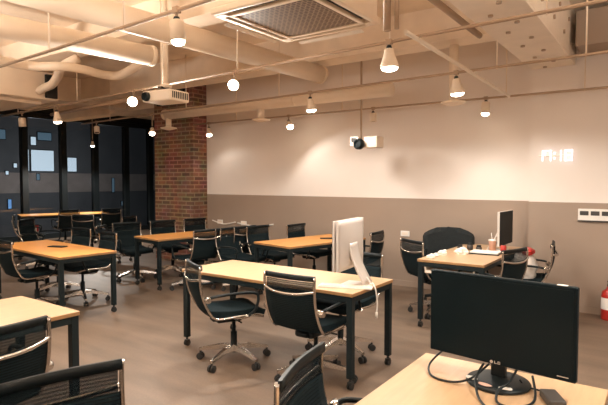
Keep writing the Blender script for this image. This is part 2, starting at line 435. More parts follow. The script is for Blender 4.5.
# ------------------------------------------------------------------ spotlights
def spot_lamp(loc, length, rad, lit, label, aim=(0, 0, -1), watts=40, shape='bell', stem=.07, col=(1, .93, .83), angle=154):
    """a can on a stem under its track; loc is the track point"""
    e = empty('spotlight', loc, 0, label, 'spotlight', 'track spotlights')
    MB().tube([(0, 0, .0), (0, 0, -stem)], .010, 8).box((-.025, -.02, -.02), (.025, .02, .022), .004).build('mounting_stem', M['pipe'], e)
    d = Vector(aim).normalized()
    q = Vector((0, 0, -1)).rotation_difference(d); Rm = q.to_matrix()
    piv = Vector((0, 0, -stem))
    MB().lathe([(.018, -.018), (.024, 0), (.018, .018)], piv, 12).build('swivel_joint', M['black'], e)
    if shape == 'bell': prof = [(.012, 0), (rad*.50, -.012), (rad*.64, -length*.4), (rad, -length*.86), (rad, -length), (rad*.88, -length), (rad*.8, -length*.93), (rad*.02, -length*.93)]
    else: prof = [(.012, 0), (rad*.8, -.004), (rad*.97, -length*.1), (rad, -length*.25), (rad, -length), (rad*.9, -length), (rad*.86, -length*.9), (rad*.02, -length*.9)]
    MB().lathe(prof, piv, 24, Rm, cap=False).build('lamp_housing', M['duct'], e)
    if lit:
        MB().lathe([(rad*.86, -length*.95), (rad*.93, -length-.004), (rad*.80, -length-.020), (rad*.4, -length-.03), (rad*.01, -length-.032)], piv, 24, Rm).build('lamp_lens', M['bulb_on' if lit == 2 else 'lens_on'], e)
        l = bpy.data.lights.new('spot', 'SPOT'); l.energy = watts; l.color = col; l.spot_size = math.radians(angle); l.spot_blend = .3; l.shadow_soft_size = rad*1.6
        lo = bpy.data.objects.new('lamp_beam', l); COL.objects.link(lo); lo.parent = e
        lo.location = piv+d*(length+.045); lo.rotation_euler = d.to_track_quat('-Z', 'Y').to_euler()
    else:
        MB().lathe([(rad*.84, -length*.95), (rad*.01, -length*.94)], piv, 24, Rm).build('lamp_lens', M['slot'], e)
    return e
def X(f, x): return tuple(f(x))
W = 98
spot_lamp(X(TA, -2.61), .135, .048, 1, 'large cream can spotlight at top left, nearest to us', (.05, .04, -1), W, 'can', .06)
spot_lamp(X(TB, -8.52), .145, .055, 0, 'cream can spotlight at far left facing away, with a dark mouth', (-.1, .1, -1), 0, 'can', .08)
spot_lamp(X(TB, -7.35), .15, .06, 1, 'lit cream spotlight in front of the windows, second from the left edge', (.0, .1, -1), 35, 'bell', .08)
spot_lamp(X(TB, -5.36), .13, .06, 2, 'glaring spotlight aimed at us just left of the ceiling projector', (.62, -.62, -.36), 170, 'bell', .10)
spot_lamp(X(TB, -3.58), .13, .055, 2, 'glaring spotlight aimed at us between projector and air conditioner', (.50, -.70, -.42), 190, 'bell', .10)
spot_lamp(X(TB, -1.82), .155, .072, 1, 'lit cream bell spotlight hanging just right of the air conditioner', (0, .06, -1), W, 'bell', .045)
spot_lamp(X(TC, -8.75), .13, .05, 0, 'small tilted cream spotlight in front of the dark windows', (.25, -.1, -1), 0, 'can', .08)
spot_lamp(X(TC, -6.99), .12, .05, 1, 'small spotlight hanging right in front of the brick column', (.4, -.35, -.8), 25, 'bell', .22)
spot_lamp(X(TC, -3.66), .145, .066, 1, 'lit spotlight in front of the pale wall, left of the small wall projector', (.05, .12, -1), W, 'bell', .07)
spot_lamp(X(TC, -1.77), .155, .072, 1, 'lit spotlight beside the round air valve near the steel beam', (.05, .12, -1), W, 'bell', .055)
spot_lamp(X(TD, -6.80), .14, .055, 1, 'small lit spotlight at the corner of brick column and pale wall', (.25, -.2, -1), 9, 'bell', .08)
spot_lamp(X(TD, -4.99), .12, .055, 2, 'small glaring spotlight tilted over the pale wall beside the narrow duct', (.45, -.3, -.75), 30, 'bell', .08)
spot_lamp(X(TD, -3.47), .13, .05, 0, 'unlit cream can spotlight above the small wall projector', (0, 0, -1), 0, 'can', .06)
spot_lamp(X(TD, -1.88), .15, .052, 1, 'lit cream spotlight closest to the back wall, left of the wall clock', (.0, -.12, -1), 12, 'can', .045, angle=90)
spot_lamp((-11.85, 7.5, ZC), .12, .05, 1, 'tiny lit spotlight far back over the window desk', (0, 0, -1), 420, 'bell', .94)
# unseen spotlights added along the tracks to brighten the room
EXTRA = []
for f, xs in ((TA, (-5.6, .2, 2.2)), (TB, (1.9,))):
    for x in xs: spot_lamp(X(f, x), .18, .06, 1, 'added cream fill spotlight, unseen out of the picture', (0, .25, -1), W, 'bell', .07)['group'] = 'added fill spotlights outside the picture'

def globe(loc, watts, label):  # unseen globe lamp added to brighten the ceiling and the room
    e = empty('fill_globe', loc, 0, label, 'fill lamp', 'added fill globes outside the picture')
    MB().tube([(0, 0, .12), (0, 0, ZC-loc[2])], .006, 8).build('cord', M['black'], e)
    MB().lathe([(.02, .10), (.03, .12), (.03, .16), (.01, .17)], seg=14).build('lamp_holder', M['black'], e)
    MB().lathe([(.12*math.sin(PI*(i+.01)/12.02), -.12*math.cos(PI*(i+.01)/12.02)) for i in range(13)], seg=20).build('glass_globe', M['lens_on'], e)
    l = bpy.data.lights.new('globe', 'POINT'); l.energy = watts; l.color = GCOL; l.shadow_soft_size = .12
    o = bpy.data.objects.new('fill_globe_light', l); COL.objects.link(o); o.parent = e; o.location = (0, 0, -.16)
GCOL = (1, .89, .77)
GW = 105
globe((1.8, -1.6, 2.62), GW, 'added unseen warm fill globe behind the camera at right')
globe((-1.6, -2.6, 2.62), GW, 'added unseen warm fill globe behind the camera in the middle')
globe((-4.6, -2.2, 2.62), GW, 'added unseen warm fill globe behind the camera at left')
globe((-7.8, -1.2, 2.62), GW*.8, 'added unseen warm fill globe left of the camera')

def uplight(loc, watts, label):  # unseen bowl lamp added only to brighten the ceiling
    e = empty('fill_bowl', loc, 0, label, 'fill lamp', 'added fill bowls outside the picture')
    MB().lathe([(.01, -.07), (.09, -.05), (.15, 0), (.155, .03), (.145, .03), (.085, -.03), (.01, -.05)], seg=24, cap=False).build('bowl', M['black'], e)
    MB().lathe([(.03, -.03), (.04, 0), (.01, .02)], seg=14).build('bulb', M['lens_on'], e)
    for k in range(3): MB().tube([(.15*math.cos(k*2.094), .15*math.sin(k*2.094), .03), (0, 0, .5)], .003, 6).build('suspension_wire', M['black'], e)
    MB().tube([(0, 0, .5), (0, 0, ZC-loc[2])], .005, 8).build('cord', M['black'], e)
    l = bpy.data.lights.new('uplight', 'SPOT'); l.energy = watts; l.color = GCOL; l.spot_size = math.radians(172); l.spot_blend = .3; l.shadow_soft_size = .1
    o = bpy.data.objects.new('fill_bowl_light', l); COL.objects.link(o); o.parent = e; o.location = (0, 0, .06); o.rotation_euler = (PI, 0, 0)
UW = 300
uplight((-1.25, 1.75, 2.58), UW, 'added unseen black fill bowl shining up, above the top edge of the picture')
uplight((-3.9, .25, 2.4), UW*1.3, 'added unseen black fill bowl shining up, left of the camera')
uplight((1.3, 3.1, 2.4), UW, 'added unseen black fill bowl shining up, right of the camera')

uplight((-6.7, 1.1, 2.3), UW*.8, 'added unseen black fill bowl shining up, far left of the camera')

# ------------------------------------------------------------------ ceiling air conditioner
e = empty('ceiling_air_conditioner', (-2.16, 2.98, 2.70), 0, 'large square cream cassette air conditioner at the top of the picture', 'air conditioner')
b = MB()
H, G = .435, .315
b.box((-H, -H, 0), (H, -G-.078, .05), .012); b.box((-H, G+.078, 0), (H, H, .05), .012)
b.box((-H, -G-.078, 0), (-G-.078, G+.078, .05), .008); b.box((G+.078, -G-.078, 0), (H, G+.078, .05), .008)
b.box((-G-.035, -G-.035, -.004), (G+.035, -G, .04), .006); b.box((-G-.035, G, -.004), (G+.035, G+.035, .04), .006)
b.box((-G-.035, -G, -.004), (-G, G, .04), .006); b.box((G, -G, -.004), (G+.035, G, .04), .006)
b.box((-H+.02, -H+.02, .05), (H-.02, H-.02, .34), .01)
for sx in (-1, 1):
    for sy in (-1, 1): b.box((sx*(G+.055)-.03, sy*(G+.055)-.03, -.002), (sx*(G+.055)+.03, sy*(G+.055)+.03, .045), .004)
b.build('panel', M['duct'], e)
MB().box((-G, -G, .004), (G, G, .03)).build('intake_grille', M['grille'], e)
for k, (dx, dy) in enumerate(((0, -1), (0, 1), (-1, 0), (1, 0))):
    c = .368
    lx, ly = (.29, .022) if dx == 0 else (.022, .29)
    s_ = MB().box((dx*c-lx, dy*c-ly, .018), (dx*c+lx, dy*c+ly, .045)).build('air_slot', M['slot'], e)
    tilt = Matrix.Rotation(math.radians(14)*(-dy), 3, 'X') if dx == 0 else Matrix.Rotation(math.radians(14)*dx, 3, 'Y')
    if k in (1, 2):
        MB().box((dx*(c+.055)-lx, dy*(c+.055)-ly, -.028), (dx*(c+.055)+lx, dy*(c+.055)+ly, -.022), .002, rot=tilt).build('louvre', M['white_trim'], s_)
for sx in (-1, 1):
    for sy in (-1, 1): MB().tube([(sx*.36, sy*.36, .3), (sx*.36, sy*.36, .8)], .007, 8).build('hanger_rod', M['duct'], e)

# ------------------------------------------------------------------ projectors
def projector(loc, rz, label, poletop, dark):
    e = empty('projector', loc, rz, label, 'projector')
    pr_ = e
    MB().box((-.19, -.14, -.055), (.19, .14, .055), .015).build('body', M['white_trim'], pr_)
    v = MB()
    v.mi = 0; v.box((.188, -.12, -.035), (.194, .12, .04)); v.mi = 1
    for k in range(9): v.box((.190, -.112+k*.026, -.03), (.197, -.098+k*.026, .035))
    v.build('vent_grille', [M['white_trim'], M['slot']], pr_)
    MB().lathe([(.045, 0), (.047, .02), (.04, .045), (.034, .045), (.03, .02)], (-.12, -.135, -.005), 20, Matrix.Rotation(PI/2, 3, 'X')).build('lens', M['black'], pr_)
    MB().box((-.09, -.05, .055), (.09, .05, .085), .01).box((-.02, -.09, .08), (.02, .09, .10), .004).build('ceiling_bracket', M['grey'], pr_)
    MB().tube([(0, 0, .08), (0, 0, poletop-loc[2])], .028, 16).build('pole', M['duct'], pr_)
    MB().lathe([(.06, .09), (.06, .12), (.03, .14)], seg=18).build('pole_collar', M['duct'], pr_)
    return e
pj = projector((-4.19, 3.48, 2.41), math.radians(6), 'white projector hung on a thick pole from the ceiling at upper left', ZC, False)
MB().tube([(-.07, .02, .06), (-.075, .02, .6), (-.07, .0, 1.0)], .010, 8, 4).build('cable', M['duct'], pj)
e = empty('projector', (-3.34, 6.10, 2.045), math.radians(0), 'small white projector with black lens on a thin pole before the pale wall', 'projector')
MB().box((.05, -.08, -.05), (.25, .12, .10), .015).build('body', M['white_trim'], e)
MB().lathe([(.055, 0), (.072, .04), (.072, .09), (.055, .12), (.045, .12), (.04, .09)], (0, -.05, 0), 20, Matrix.Rotation(PI/2, 3, 'X')).build('lens', M['black'], e)
MB().box((-.17, -.06, -.02), (-.04, .06, .11), .01).build('side_cover', M['white_trim'], e)
MB().box((-.145, -.068, .03), (-.07, -.055, .09), .004).build('vent_grille', M['grey'], e)
MB().tube([(-.03, 0, .03), (-.03, 0, 1.45)], .014, 12).build('pole', M['pipe'], e)

# ------------------------------------------------------------------ wall fittings on the right
e = empty('wall_clock', (-1.075, YR-.02, 1.86), 0, 'glowing white LED digital clock high on the pale right wall', 'clock')
MB().box((-.20, .002, -.008), (.17, .02, .008), .004).build('backplate', M['white_trim'], e)
SEG = {'1': 'bc', '7': 'abcf', '8': 'abcdefg', '0': 'abcdef'}
def digit(ch, x0, w, h):
    b = MB(); t = .0125; z1 = h/2
    R_ = {'a': ((x0, z1-t), (x0+w, z1)), 'd': ((x0, -z1), (x0+w, -z1+t)), 'g': ((x0, -t/2), (x0+w, t/2)),
          'f': ((x0, 0), (x0+t, z1)), 'b': ((x0+w-t, 0), (x0+w, z1)), 'e': ((x0, -z1), (x0+t, 0)), 'c': ((x0+w-t, -z1), (x0+w, 0))}
    for s_ in SEG[ch]: (xa, za), (xb, zb) = R_[s_]; b.box((xa, -.014, za), (xb, 0, zb), .004)
    b.build('digit', M['led'], e)
digit('1', -.20, .05, .13); digit('7', -.135, .075, .13)
MB().lathe([(.012, 0), (.012, .014)], (-.025, 0, .03), 10, Matrix.Rotation(PI/2, 3, 'X')).lathe([(.012, 0), (.012, .014)], (-.025, 0, -.03), 10, Matrix.Rotation(PI/2, 3, 'X')).build('colon', M['led'], e)
digit('1', .0, .05, .13); digit('8', .085, .085, .13)

e = empty('switch_panel', (-.60, YR, 1.155), 0, 'white wall strip with dark square switches on the taupe right wall', 'switch')
MB().box((-.235, -.03, -.075), (.235, 0, .075), .006).build('plate', M['white'], e)
for k in range(4): MB().box((-.215+k*.112, -.036, .0), (-.125+k*.112, -.028, .05), .004).build('switch_window', M['grey'], e)
MB().box((-.235, -.033, -.075), (.235, -.0, -.058), .003).build('lower_edge', M['grey'], e)

e = empty('fire_extinguisher', (-.485, 6.62, 0), 0, 'red fire extinguisher with white label on the floor by the right wall', 'fire extinguisher')
MB().lathe([(.075, 0), (.08, .015), (.08, .27), (.07, .315), (.03, .345), (.028, .37)], seg=24).build('cylinder', M['red'], e)
MB().lathe([(.0815, .12), (.0815, .25)], seg=24, cap=False).build('label', M['paper'], e)
MB().box((-.02, -.02, .37), (.02, .02, .41), .004).box((-.015, -.11, .40), (.015, .03, .415), .004).box((-.015, -.10, .435), (.015, .03, .45), .004).build('valve_handle', M['black'], e)
MB().tube([(.02, 0, .385), (.09, 0, .38), (.115, 0, .28), (.10, 0, .12)], .010, 8, 5).build('hose', M['black'], e)

def outlet(x, label, z=.78):
    e = empty('wall_outlet', (x, YB, z), 0, label, 'outlet', 'white outlets on the taupe wall')
    MB().box((-.07, -.012, -.04), (.07, 0, .04), .005).build('faceplate', M['white'], e)
    MB().box((-.045, -.016, -.022), (.045, -.011, .022), .003).build('socket', M['white_trim'], e)
    return e
outlet(-6.9, 'white wall outlet on the taupe wall nearest the brick column')
outlet(-6.3, 'white wall outlet on the taupe wall, second from the brick column')
outlet(-5.08, 'white wall outlet on the taupe wall above the back desk')
outlet(-3.95, 'white wall outlet on the taupe wall left of the silver computer')
outlet(-3.12, 'white wall outlet on the taupe wall right of the silver computer')
for k, (xa, xb) in enumerate(((-7.1, -6.5), (-6.45, -5.6))):
    tag(MB().tube([(xa, YB-.010, .80-.02*k), ((xa+xb)/2, YB-.010, .74), (xb, YB-.010, .79)], .011, 8, 8).build('cable', M['white']),
        ('white cable sagging along the taupe wall beside the brick column', 'white cable sagging along the taupe wall behind the back chairs')[k], 'cable')

# ------------------------------------------------------------------ desks
def caster_mb(x, y, z0, r=.028):
    b = MB()
    b.tube([(x, y, z0+r), (x, y, z0+.085)], .011, 8)
    for s_ in (-1, 1): b.tube([(x+s_*.006+s_*.012, y, z0+r), (x+s_*.006, y, z0+r)], r, 14)
    b.box((x-.02, y-.02, z0+r+.012), (x+.02, y+.02, z0+.06), .006)
    return b
def desk(cx, cy, lx, ly, rz, label, top, H_=.73, legin=.03):
    e = empty('desk', (cx, cy, 0), math.radians(rz), label, 'desk', 'office desks on black castered frames')
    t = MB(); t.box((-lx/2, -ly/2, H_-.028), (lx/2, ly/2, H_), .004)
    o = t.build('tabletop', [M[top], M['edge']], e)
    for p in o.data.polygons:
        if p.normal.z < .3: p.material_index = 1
    a = .022
    f = MB(); zx, zy = lx/2-legin, ly/2-legin
    for s_ in (-1, 1):
        f.box((-zx, s_*zy-a, H_-.075), (zx, s_*zy+a, H_-.028), .003)
        f.box((s_*zx-a, -zy, H_-.075), (s_*zx+a, zy, H_-.028), .003)
    f.build('apron_frame', M['black'], e)
    for sx in (-1, 1):
        for sy in (-1, 1):
            l = MB().box((sx*zx-.024, sy*zy-.024, .085), (sx*zx+.024, sy*zy+.024, H_-.03), .003).build('leg', M['black'], e)
            caster_mb(sx*zx, sy*zy, 0).build('caster', M['rubber'], l)
    return e
desk(-2.775, 3.58, 1.84, .69, 0, 'pale wooden desk in the middle carrying the silver computer', 'wood_pale_lit')
desk(-6.21, 3.36, 1.80, .68, -4, 'orange-toned wooden desk at left, in front of the dark windows', 'wood_warm_lit')
desk(-1.785, 5.93, .70, 1.66, 0, 'pale wooden desk at right against the back wall, cluttered with cups', 'wood_pale_lit')
desk(-4.04, 5.90, .74, 1.48, -11.5, 'orange-toned wooden desk by the taupe wall behind the central desk', 'wood_warm_lit')
desk(-.545, 1.36, .76, 1.94, 0, 'pale wooden desk at bottom right carrying the large black monitor', 'wood_pale_lit')
desk(-6.02, 5.60, .68, 1.80, -8, 'orange-toned wooden desk in front of the brick column', 'wood_warm_lit')
desk(-12.35, 7.0, .80, 2.0, -20, 'wooden desk far back by the windows, barely lit', 'wood_warm_lit')
desk(-3.405, .90, .75, 1.82, 0, 'pale wooden desk at the left edge, cut off by the picture', 'wood_pale_lit')

# ------------------------------------------------------------------ office chair prototype (faces +Y)
def back_y(z):                       # profile of the reclined back
    t = (z-.47)/.40
    return -.215-.085*t-.035*math.sin(PI*min(max(t, 0), 1))
def make_chair():
    e = empty('office_chair', (0, 0, 0), 0)
    # seat sling
    def seat(u, v):
        x = -.215+.43*u; y = .245-.46*v
        z = .462-.012*math.sin(PI*u)-.02*math.sin(PI*v)-(.03*max(0, (.2-v)/.2)**2)
        return (x, y, z)
    MB().sheet(seat, 8, 12, .045).build('seat', M['fabric'], e)
    def back(u, v):
        z = .47+.285*v; x = -.215+.43*u
        return (x, back_y(z)-.02*math.sin(PI*u), z)
    MB().sheet(back, 8, 12, .012).build('backrest', M['dense'], e)
    MB().sheet(lambda u, v: (-.21+.42*u, back_y(.752+.09*v)-.02*math.sin(PI*u), .752+.09*v), 8, 3, .010).build('mesh_panel', M['mesh'], e)
    # header
    MB().sheet(lambda u, v: (-.225+.45*u, back_y(.84+.045*v)-.02*math.sin(PI*u)+.003, .845+.037*v), 8, 2, .016).build('top_bar', M['plastic'], e)
    MB().tube([(-.225, back_y(.765)-.006, .775), (-.12, back_y(.75)-.035, .755), (0, back_y(.75)-.045, .748), (.12, back_y(.75)-.035, .755), (.225, back_y(.765)-.006, .775)], .011, 8, 4).build('cross_bar', M['chrome'], e)
    for s_ in (-1, 1):
        x = s_*.226
        pts = [(x, .235, .425), (x, .10, .447), (x, -.10, .44), (x, -.19, .455), (x, back_y(.55), .55), (x, back_y(.66), .66), (x, back_y(.78), .78), (x, back_y(.875), .875)]
        MB().tube(pts, .0105, 8, 4).build('side_rail', M['chrome'], e)
        xa = s_*.262
        a = MB().tube([(s_*.235, -.235, .615), (xa, -.20, .635), (xa, -.02, .645), (xa, .13, .64), (xa, .175, .60), (xa, .15, .50), (s_*.235, .10, .445)], .012, 8, 5).build('armrest', M['plastic'], e)
        MB().lathe([(.022, -.03), (.026, -.02), (.026, .02), (.022, .03)], (s_*.238, -.245, .61), 12, Matrix.Rotation(PI/2, 3, 'Y')).build('arm_joint', M['chrome'], a)
        MB().tube([(s_*.24, .10, .445), (s_*.19, .05, .42), (s_*.08, .0, .405)], .012, 8, 4).build('support_arm', M['chrome'], e)
    BY = .05
    MB().box((-.085, -.12, .365), (.085, .10, .415), .015).box((-.05, -.15, .375), (.05, -.10, .41), .01).tube([(.08, .03, .39), (.2, .05, .385)], .007, 8).build('tilt_mechanism', M['plastic'], e)
    MB().lathe([(.036, .085), (.036, .15), (.028, .155), (.028, .26), (.016, .262), (.016, .37)], (0, BY, 0), seg=16).build('gas_lift', M['plastic'], e)
    for k in range(5):
        a = 2*PI*k/5+.3
        d = Vector((math.cos(a), math.sin(a), 0)); n = Vector((-d.y, d.x, 0))
        b = MB(); P = []
        for r, w, zt, zb in ((.02, .032, .155, .10), (.12, .026, .145, .105), (.24, .019, .118, .088), (.315, .015, .098, .076)):
            P.append([b.bm.verts.new(d*r+n*w*s_+Vector((0, 0, z))) for s_, z in ((1, zb), (-1, zb), (-.7, zt), (.7, zt))])
        for p, q in zip(P, P[1:]):
            for i in range(4): b.bm.faces.new((p[i], p[(i+1) % 4], q[(i+1) % 4], q[i]))
        b.bm.faces.new(P[0]); b.bm.faces.new(P[-1][::-1])
        b.xf(Matrix.Translation((0, BY, 0))); lg = b.build('base_leg', M['chrome'], e)
        c = MB()
        cc = d*.305
        c.tube([(cc.x, cc.y, .03), (cc.x, cc.y, .085)], .01, 8)
        for s_ in (-1, 1):
            q = cc+n*s_*.017
            c.tube([q-n*.009+Vector((0, 0, .029)), q+n*.009+Vector((0, 0, .029))], .029, 14)
        c.xf(Matrix.Translation((0, BY, 0))); c.build('caster', M['rubber'], lg)
    return e
CH = 'black mesh office chairs with aluminium frames'
CHAIRS = [
    (-3.04, 3.17, 62, 'black mesh office chair turned sideways at the left end of the central desk'),
    (-2.22, 3.25, 90, 'black mesh office chair seen from behind, tucked into the central desk'),
    (-2.36, 3.96, -92, 'black mesh office chair under the far side of the central desk, behind its nearest leg'),
    (-.82, 1.63, 14, 'black office chair at the bottom, its back against the desk of the large monitor'),
    (-1.455, .87, -16, 'large black mesh chair back in the bottom left corner, nearest to us'),
    (-2.81, 1.10, 181, 'black mesh office chair facing the cut-off desk at the left edge'),
    (-2.19, 5.72, 56, 'black office chair at the left side of the cluttered right desk'),
    (-1.29, 6.10, 187, 'black office chair by the right wall with white clothing on its seat'),
    (-1.49, 5.42, 163, 'black office chair right of the cluttered desk, before the chair with clothing'),
    (-3.42, 6.08, 185, 'black office chair seen edge-on just right of the silver computer'),
    (-4.42, 6.45, -2, 'black office chair behind the orange-toned back desk, closest to the taupe wall'),
    (-4.72, 5.86, -6, 'black office chair at the left side of the orange-toned back desk, middle one'),
    (-4.86, 5.36, -4, 'black office chair at the near left corner of the orange-toned back desk'),
    (-5.42, 5.74, 176, 'black office chair with its back to us between brick column desk and back desk'),
    (-5.50, 5.06, 172, 'black office chair, back to us, at the near end of the brick column desk'),
    (-6.62, 6.32, -10, 'black office chair in front of the brick column with a high rounded outline'),
    (-6.72, 5.66, -14, 'black office chair on the far side of the brick column desk, middle one'),
    (-6.85, 5.02, -16, 'black office chair on the window side of the brick column desk, at its near end'),
    (-6.10, 3.74, -96, 'black office chair on the far side of the left orange-toned desk, at its right end'),
    (-6.86, 3.84, -88, 'black office chair on the far side of the left orange-toned desk, at its left end'),
    (-6.12, 3.06, 86, 'black office chair at the left edge, at the near side of the left orange-toned desk'),
    (-11.62, 6.62, 165, 'black office chair before the far window desk, its back hiding the middle of the desk'),
    (-11.30, 7.55, 160, 'black office chair before the far window desk, at its right end'),
    (-9.6, 6.0, 120, 'black office chair standing alone between the far window desk and the left desk'),
    (-9.0, 4.7, 30, 'black office chair in the dark area behind the left desk, near the left edge'),
    (-10.4, 5.2, 60, 'black office chair in the dark by the windows, farthest left'),
    (-8.6, 5.9, 200, 'black office chair in the dark just left of the brick column'),
    (-9.3, 7.6, 170, 'black office chair in the dark alcove left of the brick column'),
]
proto = make_chair()
for o in [proto]+list(proto.children): KIDS[o.name] = list(o.children)
for i, (x, y, a, lab) in enumerate(CHAIRS):
    c = proto if i == 0 else copy_tree(proto)
    c.location = (x, y, 0); c.rotation_euler = (0, 0, math.radians(a-90))
    tag(c, lab, 'chair', CH)

# wide padded chair behind the right desk
e = empty('padded_chair', (-2.22, 6.33, 0), math.radians(-158), 'wide black padded chair with a rounded back behind the right desk', 'chair')
def wb(u, v):
    w = .33-.05*max(0, (v-.72)/.28)**2*2
    return ((-1+2*u)*w*(1 if v < .8 else 1-.35*((v-.8)/.2)**2), -.24-.08*v+.07*(2*u-1)**2-.05, .48+.46*v)
MB().sheet(wb, 12, 12, .07).build('backrest', M['coat'], e)
MB().box((-.27, -.26, .41), (.27, .25, .50), .04, seg=3).build('seat', M['coat'], e)
for s_ in (-1, 1): MB().tube([(s_*.29, -.25, .64), (s_*.31, .0, .66), (s_*.31, .15, .64), (s_*.29, .12, .45)], .02, 8, 4).build('armrest', M['plastic'], e)
MB().lathe([(.05, .09), (.05, .15), (.03, .16), (.03, .42)], seg=14).build('gas_lift', M['plastic'], e)
for k in range(5):
    a = 2*PI*k/5
    l = MB().tube([(0, 0, .12), (.3*math.cos(a), .3*math.sin(a), .08)], (.03, .018), 8).build('base_leg', M['plastic'], e)
    caster_mb(.29*math.cos(a), .29*math.sin(a), 0).build('caster', M['rubber'], l)

# ------------------------------------------------------------------ computers
def imac(name, loc, rz, label, zb=.862, h=.385, w=.53, th=.018, chin=.065):
    """screen faces local -Y; loc is the panel centre on the desk"""
    e = empty(name, loc, rz, label, 'computer')
    z0 = zb-loc[2]
    MB().sheet(lambda u, v: (-w/2+w*u, .002+th+th*math.sin(PI*u)*math.sin(PI*v), z0+h*v), 12, 10, th).build('back_shell', M['alu_back'], e)
    MB().box((-w/2, -.012, z0), (w/2, .004, z0+h), .003).build('bezel', M['alu_back'], e)
    MB().box((-w/2+.004, -.015, z0+chin), (w/2-.004, -.0115, z0+h-.004)).build('screen', M['gloss'], e)
    # L-shaped stand
    MB().sheet(lambda u, v: (-.09+.18*u if v < .0 else (-.085+.17*u), .045+.13*(1-v)**1.6*1.0, .012+(z0+h*.52-.012)*v), 4, 10, .012).build('stand', M['alu'], e)
    MB().box((-.09, -.02, 0), (.09, .19, .010), .003).build('foot', M['alu'], e)
    return e
im = imac('desktop_computer', (-2.085, 3.55, .73), math.radians(-82), 'silver all-in-one computer seen from behind on the central desk', .862, .388)
MB().tube([(.02, .18, .07), (.03, .215, .02), (.05, .24, .03), (.06, .265, -.02), (.05, .275, -.12), (.06, .272, -.20)], .006, 8, 6).build('power_cable', M['white'], im)
MB().tube([(.06, .272, -.19), (.06, .272, -.235)], .011, 10).build('cable_plug', M['white'], im)
im2 = imac('desktop_computer', (-1.545, 6.33, .73), math.radians(88), 'all-in-one computer with a black screen on the cluttered right desk', .80, .40, th=.006, chin=.004)

# white keyboard and mouse by the silver computer
e = empty('keyboard', (-2.02, 3.42, .73), math.radians(20), 'slim white keyboard at the foot of the silver computer', 'keyboard')
MB().box((-.21, -.06, 0), (.21, .06, .010), .003).build('case', M['white'], e)
kb = MB()
for r in range(5):
    for c in range(14): kb.box((-.2+c*.0287, -.052+r*.021, .010), (-.2+c*.0287+.024, -.052+r*.021+.017, .014))
tag(kb.build('keys', M['white_trim'], e), 'keys', kind='stuff')
# smartphone-sized dark tablets on the left and back desks
tag(MB().box((-.11, -.05, 0), (.11, .05, .012), .004).build('tablet', M['plastic'], None, (-6.20, 3.42, .73), (0, 0, .35)), 'thin black tablet lying on the left orange-toned desk', 'tablet')
tag(MB().box((-.12, -.05, 0), (.12, .05, .012), .004).build('tablet', M['plastic'], None, (-3.92, 6.15, .73), (0, 0, .6)), 'thin black tablet lying on the orange-toned back desk', 'tablet')

# big black monitor
e = empty('monitor', (-.55, 2.165, .73), math.radians(-7.2), 'large glossy black monitor on the desk at bottom right', 'monitor')
w, z0, h = .60, .072, .362
MB().box((-w/2, -.018, z0), (w/2, .012, z0+h), .006).sheet(lambda u, v: (-.24+.48*u, .012+.03*math.sin(PI*u)*math.sin(PI*v)+.002, z0+.04+(h-.09)*v), 8, 8, .02).build('bezel', M['gloss'], e)
MB().box((-w/2+.014, -.0195, z0+.022), (w/2-.014, -.0175, z0+h-.014)).build('screen', M['gloss'], e)
MB().lathe([(.122, 0), (.126, .006), (.122, .013), (.09, .018), (.03, .02)], (.012, -.02, 0), 40).build('base_disc', M['plastic'], e)
MB().box((-.03, .0, .015), (.03, .03, .16), .006).build('neck', M['plastic'], e)
lg = MB(); lg.lathe([(.0065, 0), (.0065, .002)], (-.018, -.0185, z0+.011), 14, Matrix.Rotation(PI/2, 3, 'X'))
lg.box((-.006, -.0205, z0+.006), (-.0035, -.0185, z0+.017)); lg.box((-.0035, -.0205, z0+.006), (.004, -.0185, z0+.0085))
lg.box((.008, -.0205, z0+.006), (.0105, -.0185, z0+.017)); lg.box((.0105, -.0205, z0+.0145), (.018, -.0185, z0+.017)); lg.box((.0105, -.0205, z0+.006), (.018, -.0185, z0+.0085)); lg.box((.0155, -.0205, z0+.006), (.018, -.0185, z0+.0115))
lg.build('logo', M['alu'], e)
MB().box((.235, -.0205, z0+.016), (.275, -.019, z0+.019)).build('model_mark', M['alu'], e)
MB().box((.225, -.012, z0+h-.001), (.262, .006, z0+h+.002), .001).build('top_sticker', M['paper'], e)
for k, (x, y, m) in enumerate(((-.072, -.055, 'paper'), (-.005, -.085, 'pink'), (.065, -.07, 'paper'))):
    st = MB(); st.lathe([(.030, .0165), (.030, .019), (.002, .0195)], (0, 0, 0), 20); st.xf(Matrix.Translation((x, y-.02, -.003+.002)) @ Matrix.Diagonal((1, .62, 1, 1)))
    st.build('sticker', M[m], e)
# cables and adapter
def cable(pts, label, r=.0045, m='plastic'):
    return tag(MB().tube(pts, r, 8, 8).build('cable', M[m]), label, 'cable', 'black cables around the big monitor')
cable([(-.80, 2.26, .80), (-.83, 2.14, .755), (-.79, 2.05, .737), (-.70, 2.03, .737), (-.63, 2.06, .755), (-.58, 2.15, .80)], 'black cable looping out from the left end of the big monitor')
cable([(-.60, 2.14, .80), (-.60, 2.04, .775), (-.585, 1.99, .758), (-.555, 1.93, .737), (-.50, 1.86, .737), (-.42, 1.80, .737)], 'black cable running forward over the left side of the monitor base', .005)
cable([(-.47, 2.14, .80), (-.475, 2.05, .78), (-.50, 1.99, .762), (-.49, 1.935, .738), (-.43, 1.925, .737), (-.385, 1.99, .738), (-.385, 2.07, .745), (-.41, 2.14, .79)], 'black cable curling round the right side of the monitor base', .005)
ad = tag(MB().box((-.03, -.06, 0), (.03, .06, .03), .006).build('power_adapter', M['grey'], None, (-.325, 2.07, .73), (0, 0, math.radians(28))), 'dark grey power adapter lying right of the monitor base', 'adapter')
MB().tube([(0, .06, .015), (-.03, .10, .008), (-.06, .13, .006), (-.08, .14, .03)], .004, 8, 6).build('cord', M['plastic'], ad)

